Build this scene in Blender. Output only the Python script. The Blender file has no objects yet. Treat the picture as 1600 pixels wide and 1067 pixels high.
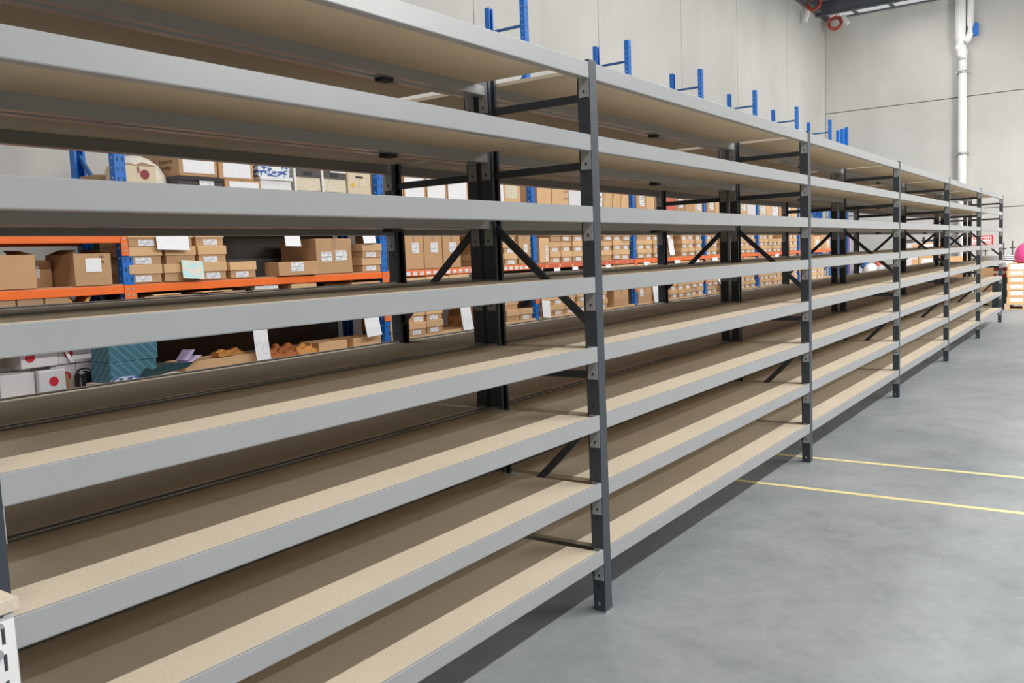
import bpy, bmesh, math, random
from mathutils import Vector, Matrix
R = random.Random(7)
C = bpy.context.scene.collection
sc = bpy.context.scene
ORD = ['first', 'second', 'third', 'fourth', 'fifth', 'sixth', 'seventh', 'eighth', 'ninth', 'tenth', 'eleventh', 'twelfth']

# ------------------------------------------------------------------ materials
def mat(name):
    m = bpy.data.materials.new(name); m.use_nodes = True
    nt = m.node_tree; b = nt.nodes['Principled BSDF']
    return m, nt, b
def N(nt, t, **kw):
    n = nt.nodes.new(t)
    for k, v in kw.items():
        if k in n.inputs.keys(): n.inputs[k].default_value = v
        else: setattr(n, k, v)
    return n
def ramp(nt, fac, stops):
    r = nt.nodes.new('ShaderNodeValToRGB'); e = r.color_ramp.elements
    while len(e) < len(stops): e.new(0.5)
    for i, (p, c) in enumerate(stops):
        e[i].position = p; e[i].color = (*c, 1) if len(c) == 3 else c
    nt.links.new(fac, r.inputs['Fac']); return r
def coords(nt, scale=(1, 1, 1), kind='Object'):
    tc = nt.nodes.new('ShaderNodeTexCoord'); mp = nt.nodes.new('ShaderNodeMapping')
    mp.inputs['Scale'].default_value = scale
    nt.links.new(tc.outputs[kind], mp.inputs['Vector']); return mp.outputs['Vector']
def noise(nt, vec, scale, detail=4, rough=.55):
    n = N(nt, 'ShaderNodeTexNoise'); n.inputs['Scale'].default_value = scale
    n.inputs['Detail'].default_value = detail; n.inputs['Roughness'].default_value = rough
    nt.links.new(vec, n.inputs['Vector']); return n.outputs['Fac']
def mix(nt, a, b, fac, blend='MIX'):
    m = nt.nodes.new('ShaderNodeMix'); m.data_type = 'RGBA'; m.blend_type = blend
    for s, v in ((m.inputs[0], fac), (m.inputs[6], a), (m.inputs[7], b)):
        if hasattr(v, 'links') or hasattr(v, 'is_linked'): nt.links.new(v, s)
        else: s.default_value = v if isinstance(v, (int, float)) else (*v, 1)
    return m.outputs[2]
def bump(nt, b, h, strength=.1, dist=.005):
    n = nt.nodes.new('ShaderNodeBump'); n.inputs['Strength'].default_value = strength; n.inputs['Distance'].default_value = dist
    nt.links.new(h, n.inputs['Height']); nt.links.new(n.outputs['Normal'], b.inputs['Normal'])

def paint(name, col, rough=.4, metal=0., coat=0., var=.06, scale=6):
    m, nt, b = mat(name)
    v = coords(nt); f = noise(nt, v, scale)
    r = ramp(nt, f, [(.3, [c * (1 - var) for c in col]), (.7, [min(1, c * (1 + var)) for c in col])])
    nt.links.new(r.outputs[0], b.inputs['Base Color'])
    b.inputs['Roughness'].default_value = rough; b.inputs['Metallic'].default_value = metal
    b.inputs['Coat Weight'].default_value = coat; b.inputs['Coat Roughness'].default_value = .12
    return m
def board(name, col, speck=.25, var=.12):
    m, nt, b = mat(name)
    v = coords(nt)
    big = ramp(nt, noise(nt, v, 1.7, 5), [(.3, [c * (1 - var) for c in col]), (.7, [min(1, c * (1 + var * .6)) for c in col])])
    sp = ramp(nt, noise(nt, v, 130, 3, .7), [(.35, (1 - speck,) * 3), (.6, (1, 1, 1))])
    nt.links.new(mix(nt, big.outputs[0], sp.outputs[0], 1., 'MULTIPLY'), b.inputs['Base Color'])
    b.inputs['Roughness'].default_value = .75
    bump(nt, b, noise(nt, v, 160, 3), .15, .002)
    return m
def kraft(name, col, var=.1):
    m, nt, b = mat(name)
    v = coords(nt)
    big = ramp(nt, noise(nt, v, 7, 4), [(.3, [c * (1 - .05) for c in col]), (.7, [min(1, c * 1.04) for c in col])])
    info = nt.nodes.new('ShaderNodeObjectInfo')
    rr = ramp(nt, info.outputs['Random'], [(0, (1 - var,) * 3), (1, (1 + var * .5, 1, 1 - var * .3))])
    nt.links.new(mix(nt, big.outputs[0], rr.outputs[0], 1., 'MULTIPLY'), b.inputs['Base Color'])
    b.inputs['Roughness'].default_value = .7
    return m
def paper(name, ink=(.1, .1, .13), lines=60., dens=.5, base=(.88, .88, .9)):
    """white paper printed with rows of small unreadable type"""
    m, nt, b = mat(name)
    tc = nt.nodes.new('ShaderNodeTexCoord')
    sep = nt.nodes.new('ShaderNodeSeparateXYZ'); nt.links.new(tc.outputs['Generated'], sep.inputs[0])
    mp = nt.nodes.new('ShaderNodeMapping'); mp.inputs['Scale'].default_value = (lines * .55, 1, lines * .5)
    nt.links.new(tc.outputs['Generated'], mp.inputs['Vector'])
    n = noise(nt, mp.outputs[0], 1., 2, .6)
    w = N(nt, 'ShaderNodeMath', operation='MULTIPLY'); nt.links.new(sep.outputs['Z'], w.inputs[0]); w.inputs[1].default_value = lines * .5
    s = N(nt, 'ShaderNodeMath', operation='FRACT'); nt.links.new(w.outputs[0], s.inputs[0])
    g = N(nt, 'ShaderNodeMath', operation='GREATER_THAN'); nt.links.new(s.outputs[0], g.inputs[0]); g.inputs[1].default_value = .45
    h = N(nt, 'ShaderNodeMath', operation='GREATER_THAN'); nt.links.new(n, h.inputs[0]); h.inputs[1].default_value = 1 - dens
    k = N(nt, 'ShaderNodeMath', operation='MULTIPLY'); nt.links.new(g.outputs[0], k.inputs[0]); nt.links.new(h.outputs[0], k.inputs[1])
    nt.links.new(mix(nt, base, ink, k.outputs[0]), b.inputs['Base Color'])
    b.inputs['Roughness'].default_value = .6
    return m

M = {}
M['rail'] = paint('grey_painted_steel', (.345, .355, .362), .27, 0, 0, .03, 3)
M['post'] = paint('charcoal_painted_steel', (.040, .050, .064), .45, 0, .08, .08)
M['zinc'] = paint('bare_zinc_steel', (.48, .49, .5), .35, .6)
M['chip'] = board('raw_chipboard', (.68, .585, .455), .12, .07)
M['blue'] = paint('blue_powder_coat', (.005, .15, .57), .42, 0, .05, .1)
M['blue_d'] = paint('navy_powder_coat', (.012, .1, .32), .4, 0, .2, .1)
M['orange'] = paint('orange_powder_coat', (.92, .165, .018), .42, 0, .05, .05)
M['redor'] = paint('old_red_orange_paint', (.66, .13, .06), .5, 0, .1, .1)
M['kraft'] = kraft('kraft_cardboard', (.56, .335, .17))
M['kraft_l'] = kraft('light_kraft_cardboard', (.72, .465, .245))
M['kraft_dark'] = kraft('dark_brown_cardboard', (.42, .27, .16))  # cartons in shade get this darker brown, as do decks and tape
M['cream'] = kraft('cream_cardboard', (.70, .60, .43), .05)
M['white_box'] = kraft('white_cardboard', (.74, .73, .75), .04)
M['dark_box'] = kraft('dark_grey_board', (.09, .08, .08), .1)
M['label'] = paper('printed_label', (.25, .26, .3), 14, .5)
M['sheet'] = paper('printed_sheet', (.35, .36, .42), 40, .42)
M['blank'] = paper('lightly_printed_sheet', (.62, .64, .72), 26, .35)
M['white'] = paint('white_plastic', (.8, .8, .8), .4)
m, nt, b = mat('teal_card'); v = coords(nt, (1, 1, 1))
wv = nt.nodes.new('ShaderNodeTexWave'); wv.wave_type = 'BANDS'; wv.bands_direction = 'DIAGONAL'; wv.inputs['Scale'].default_value = 9; wv.inputs['Distortion'].default_value = .4
nt.links.new(v, wv.inputs['Vector'])
nt.links.new(ramp(nt, wv.outputs['Fac'], [(.8, (.045, .165, .225)), (.95, (.12, .26, .32))]).outputs[0], b.inputs['Base Color']); b.inputs['Roughness'].default_value = .6; M['teal'] = m
M['teal_d'] = kraft('dark_teal_card', (.02, .07, .085), .1)
M['red'] = paint('red_print', (.62, .02, .035), .5)
M['black'] = paint('black_plastic', (.012, .012, .014), .22, 0, .5)
M['blackm'] = paint('black_matt', (.02, .02, .022), .6)
M['envelope'] = kraft('padded_envelope_paper', (.72, .36, .10), .15)
M['envelope_d'] = kraft('dark_envelope_paper', (.50, .17, .05), .1)
M['yellow'] = paint('yellow_line_paint', (.80, .68, .34), .6, 0, 0, .15, 20)
M['pink'] = paint('pink_wrap', (.90, .09, .33), .35, 0, .3)
M['green'] = paint('green_plastic', (.1, .55, .12), .4)
M['bin'] = paint('dark_green_plastic', (.03, .06, .055), .5)
M['wood'] = board('pallet_wood', (.62, .46, .3), .15)
M['galv'] = paint('dark_roof_steel', (.13, .145, .165), .5, .3, 0, .12, 2)
M['deck'] = paint('roof_sheeting', (.40, .42, .45), .5, .2)
M['pvc'] = paint('white_pvc', (.86, .86, .84), .35)
M['maroon'] = paint('maroon_card', (.25, .02, .03), .5)
M['purple'] = paint('purple_ink_paper', (.55, .48, .72), .6)
M['stick'] = paint('yellow_sticker', (.85, .45, .05), .5)
M['cream2'] = paint('pale_cream_plastic', (.66, .62, .54), .35)
M['darksheet'] = paint('dark_grey_sheet', (.10, .095, .09), .7)
M['redc'] = paint('orange_red_cable', (.62, .12, .08), .45)
m, nt, b = mat('clear_plastic_film'); b.inputs['Base Color'].default_value = (.75, .75, .8, 1); b.inputs['Roughness'].default_value = .15
b.inputs['Transmission Weight'].default_value = .6; M['film'] = m
m, nt, b = mat('blue_white_print'); v = coords(nt, (22, 22, 40)); f = noise(nt, v, 1., 2)
nt.links.new(ramp(nt, f, [(.47, (.02, .09, .33)), (.53, (.75, .78, .85))]).outputs[0], b.inputs['Base Color']); M['bluewhite'] = m
m, nt, b = mat('printed_archive_board'); v = coords(nt, (60, 1, 120)); f = noise(nt, v, 1., 2)
nt.links.new(ramp(nt, f, [(.36, (.25, .22, .18)), (.42, (.74, .66, .50))]).outputs[0], b.inputs['Base Color']); M['archive'] = m
m, nt, b = mat('pale_card_print'); v = coords(nt); f = noise(nt, v, 14., 2)
nt.links.new(ramp(nt, f, [(.45, (.45, .72, .74)), (.52, (.8, .62, .48)), (.62, (.5, .74, .76))]).outputs[0], b.inputs['Base Color']); M['card'] = m
m, nt, b = mat('skylight_sheet'); b.inputs['Base Color'].default_value = (.8, .8, .8, 1)
b.inputs['Emission Color'].default_value = (.9, .95, 1, 1); b.inputs['Emission Strength'].default_value = .28; M['sky'] = m

# sealed concrete floor
m, nt, b = mat('sealed_concrete_floor'); v = coords(nt)
a = ramp(nt, noise(nt, v, .55, 6, .6), [(.32, (.225, .248, .262)), (.68, (.325, .345, .352))])
c2 = ramp(nt, noise(nt, v, 3.2, 8, .68), [(.28, (.80, .81, .82)), (.5, (.99, .99, .99)), (.74, (1.11, 1.11, 1.11))])
c3 = ramp(nt, noise(nt, v, 14, 8, .75), [(.3, (.90, .905, .91)), (.7, (1.07, 1.065, 1.05))])
o1 = mix(nt, a.outputs[0], c2.outputs[0], 1., 'MULTIPLY'); o1 = mix(nt, o1, c3.outputs[0], 1., 'MULTIPLY')
vs = coords(nt, (1.2, 9, 1)); sp = ramp(nt, noise(nt, vs, 2.2, 3, .5), [(.70, (0, 0, 0)), (.73, (.7, .7, .7))])
vs2 = coords(nt, (11, 1.5, 1)); sp2 = ramp(nt, noise(nt, vs2, 1.9, 3, .5), [(.71, (0, 0, 0)), (.74, (.7, .7, .7))])
o1 = mix(nt, o1, (.42, .43, .43), sp.outputs[0]); o1 = mix(nt, o1, (.40, .41, .41), sp2.outputs[0])
dk = ramp(nt, noise(nt, v, 5.5, 5, .6), [(.69, (0, 0, 0)), (.76, (.7, .7, .7))]); o1 = mix(nt, o1, (.16, .165, .165), dk.outputs[0])
nt.links.new(o1, b.inputs['Base Color'])
rr = ramp(nt, noise(nt, v, 2.1, 5), [(.3, (.42,) * 3), (.7, (.6,) * 3)]); nt.links.new(rr.outputs[0], b.inputs['Roughness'])
M['floor'] = m
# precast concrete wall
def wallmat(name, col):
    m, nt, b = mat(name); v = coords(nt)
    a = ramp(nt, noise(nt, v, .5, 6, .6), [(.3, [c * .88 for c in col]), (.7, [c * 1.05 for c in col])])
    st = coords(nt, (1, 1, .25)); s2 = ramp(nt, noise(nt, st, 1.6, 6, .65), [(.3, (.95, .95, .945)), (.7, (1.02, 1.02, 1.02))])
    sp = ramp(nt, noise(nt, v, 25, 4), [(.3, (.97,) * 3), (.7, (1.02,) * 3)])
    o = mix(nt, a.outputs[0], s2.outputs[0], 1., 'MULTIPLY'); o = mix(nt, o, sp.outputs[0], 1., 'MULTIPLY')
    nt.links.new(o, b.inputs['Base Color']); b.inputs['Roughness'].default_value = .85
    bump(nt, b, noise(nt, v, 12, 5), .08, .01)
    return m
M['wall'] = wallmat('precast_concrete', (.545, .54, .515))
M['joint'] = paint('dark_joint_sealant', (.14, .13, .12), .8)

# ------------------------------------------------------------------ mesh helpers
def BM(): return bmesh.new()
def box(bm, x0, x1, y0, y1, z0, z1, mi=0, bev=0):
    vs = [bm.verts.new(p) for p in ((x0, y0, z0), (x1, y0, z0), (x1, y1, z0), (x0, y1, z0), (x0, y0, z1), (x1, y0, z1), (x1, y1, z1), (x0, y1, z1))]
    fs = []
    for q in ((3, 2, 1, 0), (4, 5, 6, 7), (0, 1, 5, 4), (1, 2, 6, 5), (2, 3, 7, 6), (3, 0, 4, 7)):
        f = bm.faces.new([vs[i] for i in q]); f.material_index = mi; fs.append(f)
    if bev:
        es = {e for f in fs for e in f.edges}
        bmesh.ops.bevel(bm, geom=list(es), offset=bev, segments=1, affect='EDGES')
    return vs
def quad(bm, pts, mi=0):
    f = bm.faces.new([bm.verts.new(p) for p in pts]); f.material_index = mi; return f
def prism(bm, pts, axis, a0, a1, mi=0):
    """closed outline in two axes, extruded along the third"""
    def P(p, a):
        return {0: (a, p[0], p[1]), 1: (p[0], a, p[1]), 2: (p[0], p[1], a)}[axis]
    v0 = [bm.verts.new(P(p, a0)) for p in pts]; v1 = [bm.verts.new(P(p, a1)) for p in pts]
    n = len(pts); fs = [bm.faces.new(v0), bm.faces.new(list(reversed(v1)))]
    for i in range(n): fs.append(bm.faces.new((v0[i], v1[i], v1[(i + 1) % n], v0[(i + 1) % n])))
    for f in fs: f.material_index = mi
def bar(bm, a, b, w, t, up=(1, 0, 0), mi=0):
    """rectangular bar from a to b; t thick along up, w wide across"""
    a = Vector(a); b = Vector(b); d = (b - a).normalized(); u = Vector(up)
    u = (u - u.dot(d) * d).normalized(); s = d.cross(u)
    def c(p): return [p + u * t / 2 * i + s * w / 2 * j for i, j in ((-1, -1), (1, -1), (1, 1), (-1, 1))]
    v0 = [bm.verts.new(p) for p in c(a)]; v1 = [bm.verts.new(p) for p in c(b)]
    fs = [bm.faces.new(v0[::-1]), bm.faces.new(v1)]
    for i in range(4): fs.append(bm.faces.new((v0[i], v0[(i + 1) % 4], v1[(i + 1) % 4], v1[i])))
    for f in fs: f.material_index = mi
def cyl(bm, a, b, r, n=16, r2=None, mi=0, cap=True):
    a = Vector(a); b = Vector(b); d = (b - a).normalized()
    u = d.orthogonal().normalized(); s = d.cross(u); r2 = r if r2 is None else r2
    v0 = [bm.verts.new(a + (u * math.cos(2 * math.pi * i / n) + s * math.sin(2 * math.pi * i / n)) * r) for i in range(n)]
    v1 = [bm.verts.new(b + (u * math.cos(2 * math.pi * i / n) + s * math.sin(2 * math.pi * i / n)) * r2) for i in range(n)]
    for i in range(n):
        f = bm.faces.new((v0[i], v0[(i + 1) % n], v1[(i + 1) % n], v1[i])); f.smooth = True; f.material_index = mi
    if cap:
        bm.faces.new(v0[::-1]).material_index = mi; bm.faces.new(v1).material_index = mi
def tube(bm, pts, r, n=8, closed=False, mi=0):
    P = [Vector(p) for p in pts]; rings = []
    up = Vector((0, 0, 1))
    for i, p in enumerate(P):
        a = P[i - 1] if (i or closed) else p; b = P[(i + 1) % len(P)] if (i < len(P) - 1 or closed) else p
        d = (b - a).normalized(); u = up.cross(d)
        if u.length < .05: u = Vector((1, 0, 0)).cross(d)
        u.normalize(); s = d.cross(u)
        rings.append([bm.verts.new(p + (u * math.cos(2 * math.pi * k / n) + s * math.sin(2 * math.pi * k / n)) * r) for k in range(n)])
    m_ = len(rings)
    for i in range(m_ if closed else m_ - 1):
        A, B = rings[i], rings[(i + 1) % m_]
        for k in range(n):
            f = bm.faces.new((A[k], A[(k + 1) % n], B[(k + 1) % n], B[k])); f.smooth = True; f.material_index = mi
    if not closed: bm.faces.new(rings[0][::-1]); bm.faces.new(rings[-1])
def lathe(bm, prof, n=24, mi=0):
    rings = [[bm.verts.new((r * math.cos(2 * math.pi * i / n), r * math.sin(2 * math.pi * i / n), z)) for i in range(n)] for r, z in prof]
    for A, B in zip(rings, rings[1:]):
        for i in range(n):
            f = bm.faces.new((A[i], A[(i + 1) % n], B[(i + 1) % n], B[i])); f.smooth = True; f.material_index = mi
    bm.faces.new(rings[0][::-1]); bm.faces.new(rings[-1])
CACHE = {}
def mesh(name, bm, mats):
    me = bpy.data.meshes.new(name)
    bmesh.ops.recalc_face_normals(bm, faces=bm.faces[:])
    bm.to_mesh(me); bm.free()
    for m in (mats if isinstance(mats, (list, tuple)) else [mats]): me.materials.append(M[m])
    return me
def link(name, me, parent=None, loc=(0, 0, 0), rz=0, label=None):
    o = bpy.data.objects.new(name, me); C.objects.link(o); o.location = loc; o.rotation_euler.z = rz
    if parent: o.parent = parent
    if label: o['label'] = label
    return o
def obj(name, bm, mats, parent=None, loc=(0, 0, 0), rz=0, label=None):
    return link(name, mesh(name, bm, mats), parent, loc, rz, label)
def tag(o, label, cat, group=None, kind=None):
    o['label'] = label; o['category'] = cat
    if group: o['group'] = group
    if kind: o['kind'] = kind
    return o
def thing(name, label, cat, loc=(0, 0, 0), rz=0, group=None):
    o = bpy.data.objects.new(name, None); C.objects.link(o); o.location = loc; o.rotation_euler.z = rz
    o.empty_display_size = .1
    return tag(o, label, cat, group)
def struct(name, bm, mats, label=None):
    o = obj(name, bm, mats); o['kind'] = 'structure'
    if label: o['label'] = label
    return o
def cached(key, fn, mats):
    if key not in CACHE:
        bm = BM(); fn(bm); CACHE[key] = mesh(str(key[0]), bm, mats)
    return CACHE[key]

# ------------------------------------------------------------------ the hall
XW, YW, ZC = 24.0, 5.51, 8.25
bm = BM(); box(bm, -9, XW + .2, -16, YW + .2, -.2, 0); struct('floor', bm, 'floor', 'grey sealed concrete warehouse floor')
# side wall behind the racking: precast panels with open joints between them
joints = [-7.1, -3.7, -.2, 3.2, 6.6, 10.12, 13.55, 16.68, 20.35]
bm = BM(); xs = [-9] + joints + [XW]
for a, b_ in zip(xs, xs[1:]): box(bm, a + .008, b_ - .008, YW, YW + .15, 0, ZC + .3, 0)
box(bm, -9, XW, YW + .02, YW + .2, 0, ZC + .3, 1)
struct('wall_back', bm, ['wall', 'joint'], 'pale precast concrete wall with vertical panel joints')
bm = BM(); ys = [-16, -10.5, -4.3, 1.83, YW]; zs = [0, 2.45, 5.52, ZC + .01]
for a, b_ in zip(ys, ys[1:]):
    for c, d in zip(zs, zs[1:]): box(bm, XW, XW + .15, a + .006, b_ - .008, c + .012 * (c > 0), d - .012, 0)
box(bm, XW + .02, XW + .2, -16, YW + .02, 0, ZC + .01, 1)
struct('wall_end', bm, ['wall', 'joint'], 'pale precast concrete end wall with horizontal panel joints')
# roof: sheeting, purlins and a strip of pale skylight along the end wall
bm = BM(); box(bm, -9, XW - .85, -16, YW + .15, ZC + .28, ZC + .34)
struct('ceiling', bm, 'deck', 'grey metal roof sheeting')
bm = BM()
for k in range(22): box(bm, XW - .85, XW, YW - .9 - k * .98, YW + .0 - k * .98, ZC + .02, ZC + .05)
struct('window_1', bm, 'sky', 'row of pale translucent roof sheets along the end wall')
def cbeam(name, pts, w, h, label):
    bm = BM(); (x0, y0, z0), (x1, y1, z1) = pts
    d = (Vector(pts[1]) - Vector(pts[0])); s = (w, 0) if abs(d.y) > abs(d.x) else (0, w)
    if s[0]:
        for zz in (z0 + h - .012, z0): box(bm, x0 - w / 2, x0 + w / 2, min(y0, y1), max(y0, y1), zz, zz + .012)
        box(bm, x0 - .008, x0 + .008, min(y0, y1), max(y0, y1), z0, z0 + h)
    else:
        for zz in (z0 + h - .012, z0): box(bm, min(x0, x1), max(x0, x1), y0 - w / 2, y0 + w / 2, zz, zz + .012)
        box(bm, min(x0, x1), max(x0, x1), y0 - .008, y0 + .008, z0, z0 + h)
    return struct(name, bm, 'galv', label)
cbeam('trim_1', ((-9, YW - .14, ZC - .05), (XW, YW - .14, ZC - .05)), .22, .3, 'dark steel beam along the top of the side wall')
cbeam('trim_2', ((XW - .98, -16, ZC - .1), (XW - .98, YW, ZC - .1)), .16, .38, 'dark steel beam across the roof near the end wall')
cbeam('trim_3', ((XW - 2.6, -16, ZC - .02), (XW - 2.6, YW, ZC - .02)), .16, .28, 'dark steel beam across the roof')
cbeam('trim_4', ((XW - 4.2, -16, ZC - .02), (XW - 4.2, YW, ZC - .02)), .16, .28, 'dark steel beam across the roof')
bm = BM()
for k in range(9): box(bm, XW - .85, XW - .01, YW - .98 - k * .98, YW - .9 - k * .98, ZC - .03, ZC + .05)
box(bm, XW - .05, XW - .002, -16, YW, ZC - .02, ZC + .02)
struct('trim_5', bm, 'galv', 'small steel ribs under the translucent roof sheets')
# downpipe on the end wall
t = thing('downpipe', 'white plastic downpipe running down the end wall, with an offset bend', 'pipe', (XW - .16, 1.81, 0))
bm = BM()
cyl(bm, (0, 0, 0), (0, 0, 6.55), .105, 20)
obj('lower_pipe', bm, 'pvc', t)
bm = BM(); tube(bm, [(0, 0, 6.5), (0, 0, 6.62), (0, .03, 6.75), (0, .06, 6.88), (0, .07, 7.0), (0, .07, 8.5)], .135, 16); obj('upper_pipe', bm, 'pvc', t)
bm = BM(); tube(bm, [(0, -.05, 6.95), (0, -.11, 7.0), (0, -.16, 7.15), (0, -.18, 7.4), (0, -.18, 8.5)], .085, 14); obj('side_pipe', bm, 'pvc', t)
bm = BM(); box(bm, .02, .14, -.36, -.1, 7.1, 7.42); obj('wall_bracket', bm, 'blue', t, label='blue metal bracket')
for z in (6.15, 3.95):
    bm = BM(); box(bm, -.02, .14, -.17, .17, z, z + .03); cyl(bm, (0, 0, z - .02), (0, 0, z + .05), .112, 20); obj('pipe_clamp', bm, 'zinc', t)
# coiled cables under the roof and small sensors
def coil(loc, rad, label):
    bm = BM(); r = random.Random(int(rad * 1000))
    for k in range(9):
        rr_ = rad * (1 - .09 * (k % 5)); ph = r.random() * 6; dz = r.uniform(-.03, .03)
        tube(bm, [(r.uniform(-.03, .03) + k * .012, rr_ * math.cos(a * math.pi / 12), dz + rr_ * .95 * math.sin(a * math.pi / 12) + .02 * math.sin(3 * a + ph)) for a in range(24)], .011, 5, True)
    o = obj('cable_coil', bm, 'redc', loc=loc); return tag(o, label, 'cable')
coil((23.4, 5.08, 8.0), .21, 'orange-red coil of cable hung in the corner of the two walls')
coil((21.7, 5.2, 8.22), .21, 'orange-red coil of cable at the top of the side wall, cut by the photo edge')
for loc, rot, lb in (((21.5, 5.32, 7.83), .25, 'small white sensor box at the top of the side wall'), ((23.2, 4.72, 7.97), -.5, 'small white sensor box beside the coil in the wall corner')):
    bm = BM(); box(bm, -.05, .05, -.05, .05, -.15, .15, 0, .01); o = obj('sensor_box', bm, 'white', loc=loc); o.rotation_euler = (rot, 0, 0); tag(o, lb, 'sensor')
# yellow bay lines
bm = BM(); box(bm, 3.255, 3.305, -2.6, .6, 0.0, .0015); tag(obj('floor_line', bm, 'yellow'), 'yellow painted line on the floor beside the second post foot', 'floor marking')
bm = BM(); box(bm, 2.39, 2.44, -1.42, .6, 0.0, .0015); tag(obj('floor_line', bm, 'yellow'), 'yellow painted line on the floor, the one nearer the camera', 'floor marking')

# ------------------------------------------------------------------ longspan shelving
LV = [2.391 - .3 * k for k in range(8)]
BAY, PW, PD, DEP, H = 3.114, .06, .06, .583, 2.4
def post_fn(dirn):
    def f(bm):
        t = .004
        s = dirn
        pts = [(0, 0), (PW, 0), (PW, s * PD), (PW - .016, s * PD), (PW - .016, s * (PD - t)), (PW - t, s * (PD - t)), (PW - t, s * t), (t, s * t), (t, s * (PD - t)), (.016, s * (PD - t)), (.016, s * PD), (0, s * PD)]
        prism(bm, pts, 2, .002, H, 0)
        for k in range(23):
            z = .12 + k * .1
            box(bm, -.0006, 0, min(s * .026, s * .034), max(s * .026, s * .034), z, z + .012, 1)
        box(bm, -.0008, 0, min(s * .026, s * .036), max(s * .026, s * .036), .03, .045, 2)
    return f
def rail_fn(L, s):
    def f(bm):
        h, b1, b2 = .068, .013, .042
        prism(bm, [(s * .003, -h), (s * .0015, -h + .003), (s * .0015, -.002), (s * .004, 0), (s * (b1 - .002), 0), (s * b1, -.002), (s * b1, -.024), (s * b2, -.024), (s * b2, -h + .003), (s * (b2 - .003), -h)], 0, 0, L)
    return f
def rbr_fn(s, side):
    def f(bm):
        x0, x1 = (0, .004) if side < 0 else (-.004, 0)
        box(bm, x0, x1, min(s * .004, s * .05), max(s * .004, s * .05), -.145, 0)
        xx = x1 if side < 0 else x0
        xe = (xx, xx + .002) if side < 0 else (xx - .002, xx)
        box(bm, xe[0], xe[1], min(s * .022, s * .03), max(s * .022, s * .03), -.126, -.116, 1)
    return f
def make_bay(x0, x1, y0, s, label, left=False, group=None):
    """x0,x1 clear opening between posts; y0 face that looks at the aisle; s = +1 runs back to +y, -1 to -y"""
    t = thing('shelving_bay', label, 'shelving', (x0, y0, 0), 0, group)
    L = x1 - x0
    for px in ([L] + ([-PW] if left else [])):
        for k in (0, 1):
            d = s if k == 0 else -s; yy = 0 if k == 0 else s * DEP
            p = link('upright_post', cached(('upright_post', d), post_fn(d), ['post', 'blackm', 'zinc']), t, (px, yy, 0))
            def fp(bm):
                box(bm, -.012, PW + .012, min(-d * .008, d * (PD + .012)), max(-d * .008, d * (PD + .012)), 0, .004); cyl(bm, (PW + .006, d * .03, .004), (PW + .006, d * .03, .012), .006, 6)
            link('foot_plate', cached(('foot_plate', d), fp, 'zinc'), p, (0, 0, 0))
        def br(a, b, nm='brace'):
            def g(bm): bar(bm, (0, s * a[0], a[1]), (0, s * b[0], b[1]), .032, .014); bar(bm, (.012, s * a[0], a[1] + .014), (.012, s * b[0], b[1] + .014), .004, .014)
            link(nm, cached((nm, s, a, b), g, 'post'), t, (px + PW * .45, 0, 0))
        for z in (2.25, 1.965, 1.063, .178): br((.035, z), (DEP - .035, z))
        br((.03, 1.268), (DEP - .03, 1.742)); br((.03, .872), (DEP - .03, .36))
    for z in LV:
        for k in (0, 1):
            d = s if k == 0 else -s; yy = 0 if k == 0 else s * DEP
            r = link('support_rail', cached(('support_rail', round(L, 3), d), rail_fn(L, d), 'rail'), t, (0, yy, z))
            link('rail_bracket', cached(('rail_bracket', d, -1), rbr_fn(d, -1), ['rail', 'blackm']), r, (0, 0, 0))
            link('rail_bracket', cached(('rail_bracket', d, 1), rbr_fn(d, 1), ['rail', 'blackm']), r, (L, 0, 0))
        le = L - (.07 if z > 2.3 else .02)
        def bf(bm): box(bm, .004, le, min(s * .018, s * (DEP - .018)), max(s * .018, s * (DEP - .018)), -.0235, -.0065, 0, .001)
        link('shelf_board', cached(('shelf_board', round(le, 3), s), bf, 'chip'), t, (0, 0, z))
    return t
NB = 6
posts = [-2.511] + [BAY * k for k in range(NB)]
for i in range(NB):
    x0, x1 = posts[i] + PW, posts[i + 1]
    if i == 0: lf = 'nearest front-row bay of empty chipboard shelves, running off the left edge'; lb = 'nearest back-row bay of empty shelves, seen through the nearest front bay'
    elif i == NB - 1: lf = 'farthest front-row bay of empty shelves, at the end of the run'; lb = 'farthest back-row bay of empty shelves, behind the last front bay'
    else:
        lf = '%s front-row bay of empty grey shelving, counted from the camera' % ORD[i]
        lb = '%s back-row bay of empty grey shelving, behind the %s front bay' % (ORD[i], ORD[i])
    make_bay(x0, x1, 0, 1, lf, i == 0, 'front row of longspan shelving bays')
    bt = make_bay(x0, x1, 1.19, -1, lb, i == 0, 'back row of longspan shelving bays')
    cx = (-.61 if i == 0 else posts[i] + 1.85) - x0
    for z in LV:
        def sp(bm): box(bm, -.03, .03, -.618, -.572, -.082, -.0685)
        link('row_spacer', cached(('row_spacer',), sp, 'blackm'), bt, (cx, 0, z))

# slotted white post with a chipboard top, cut by the left edge of the photo
t = thing('low_shelf_unit', 'white slotted steel post carrying a raw chipboard top, bottom left corner', 'shelving', (-2.532, -.186, 0))
bm = BM(); t_ = .002
px0 = -.04
zs_ = [.0 + .05 * k for k in range(20)]
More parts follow.
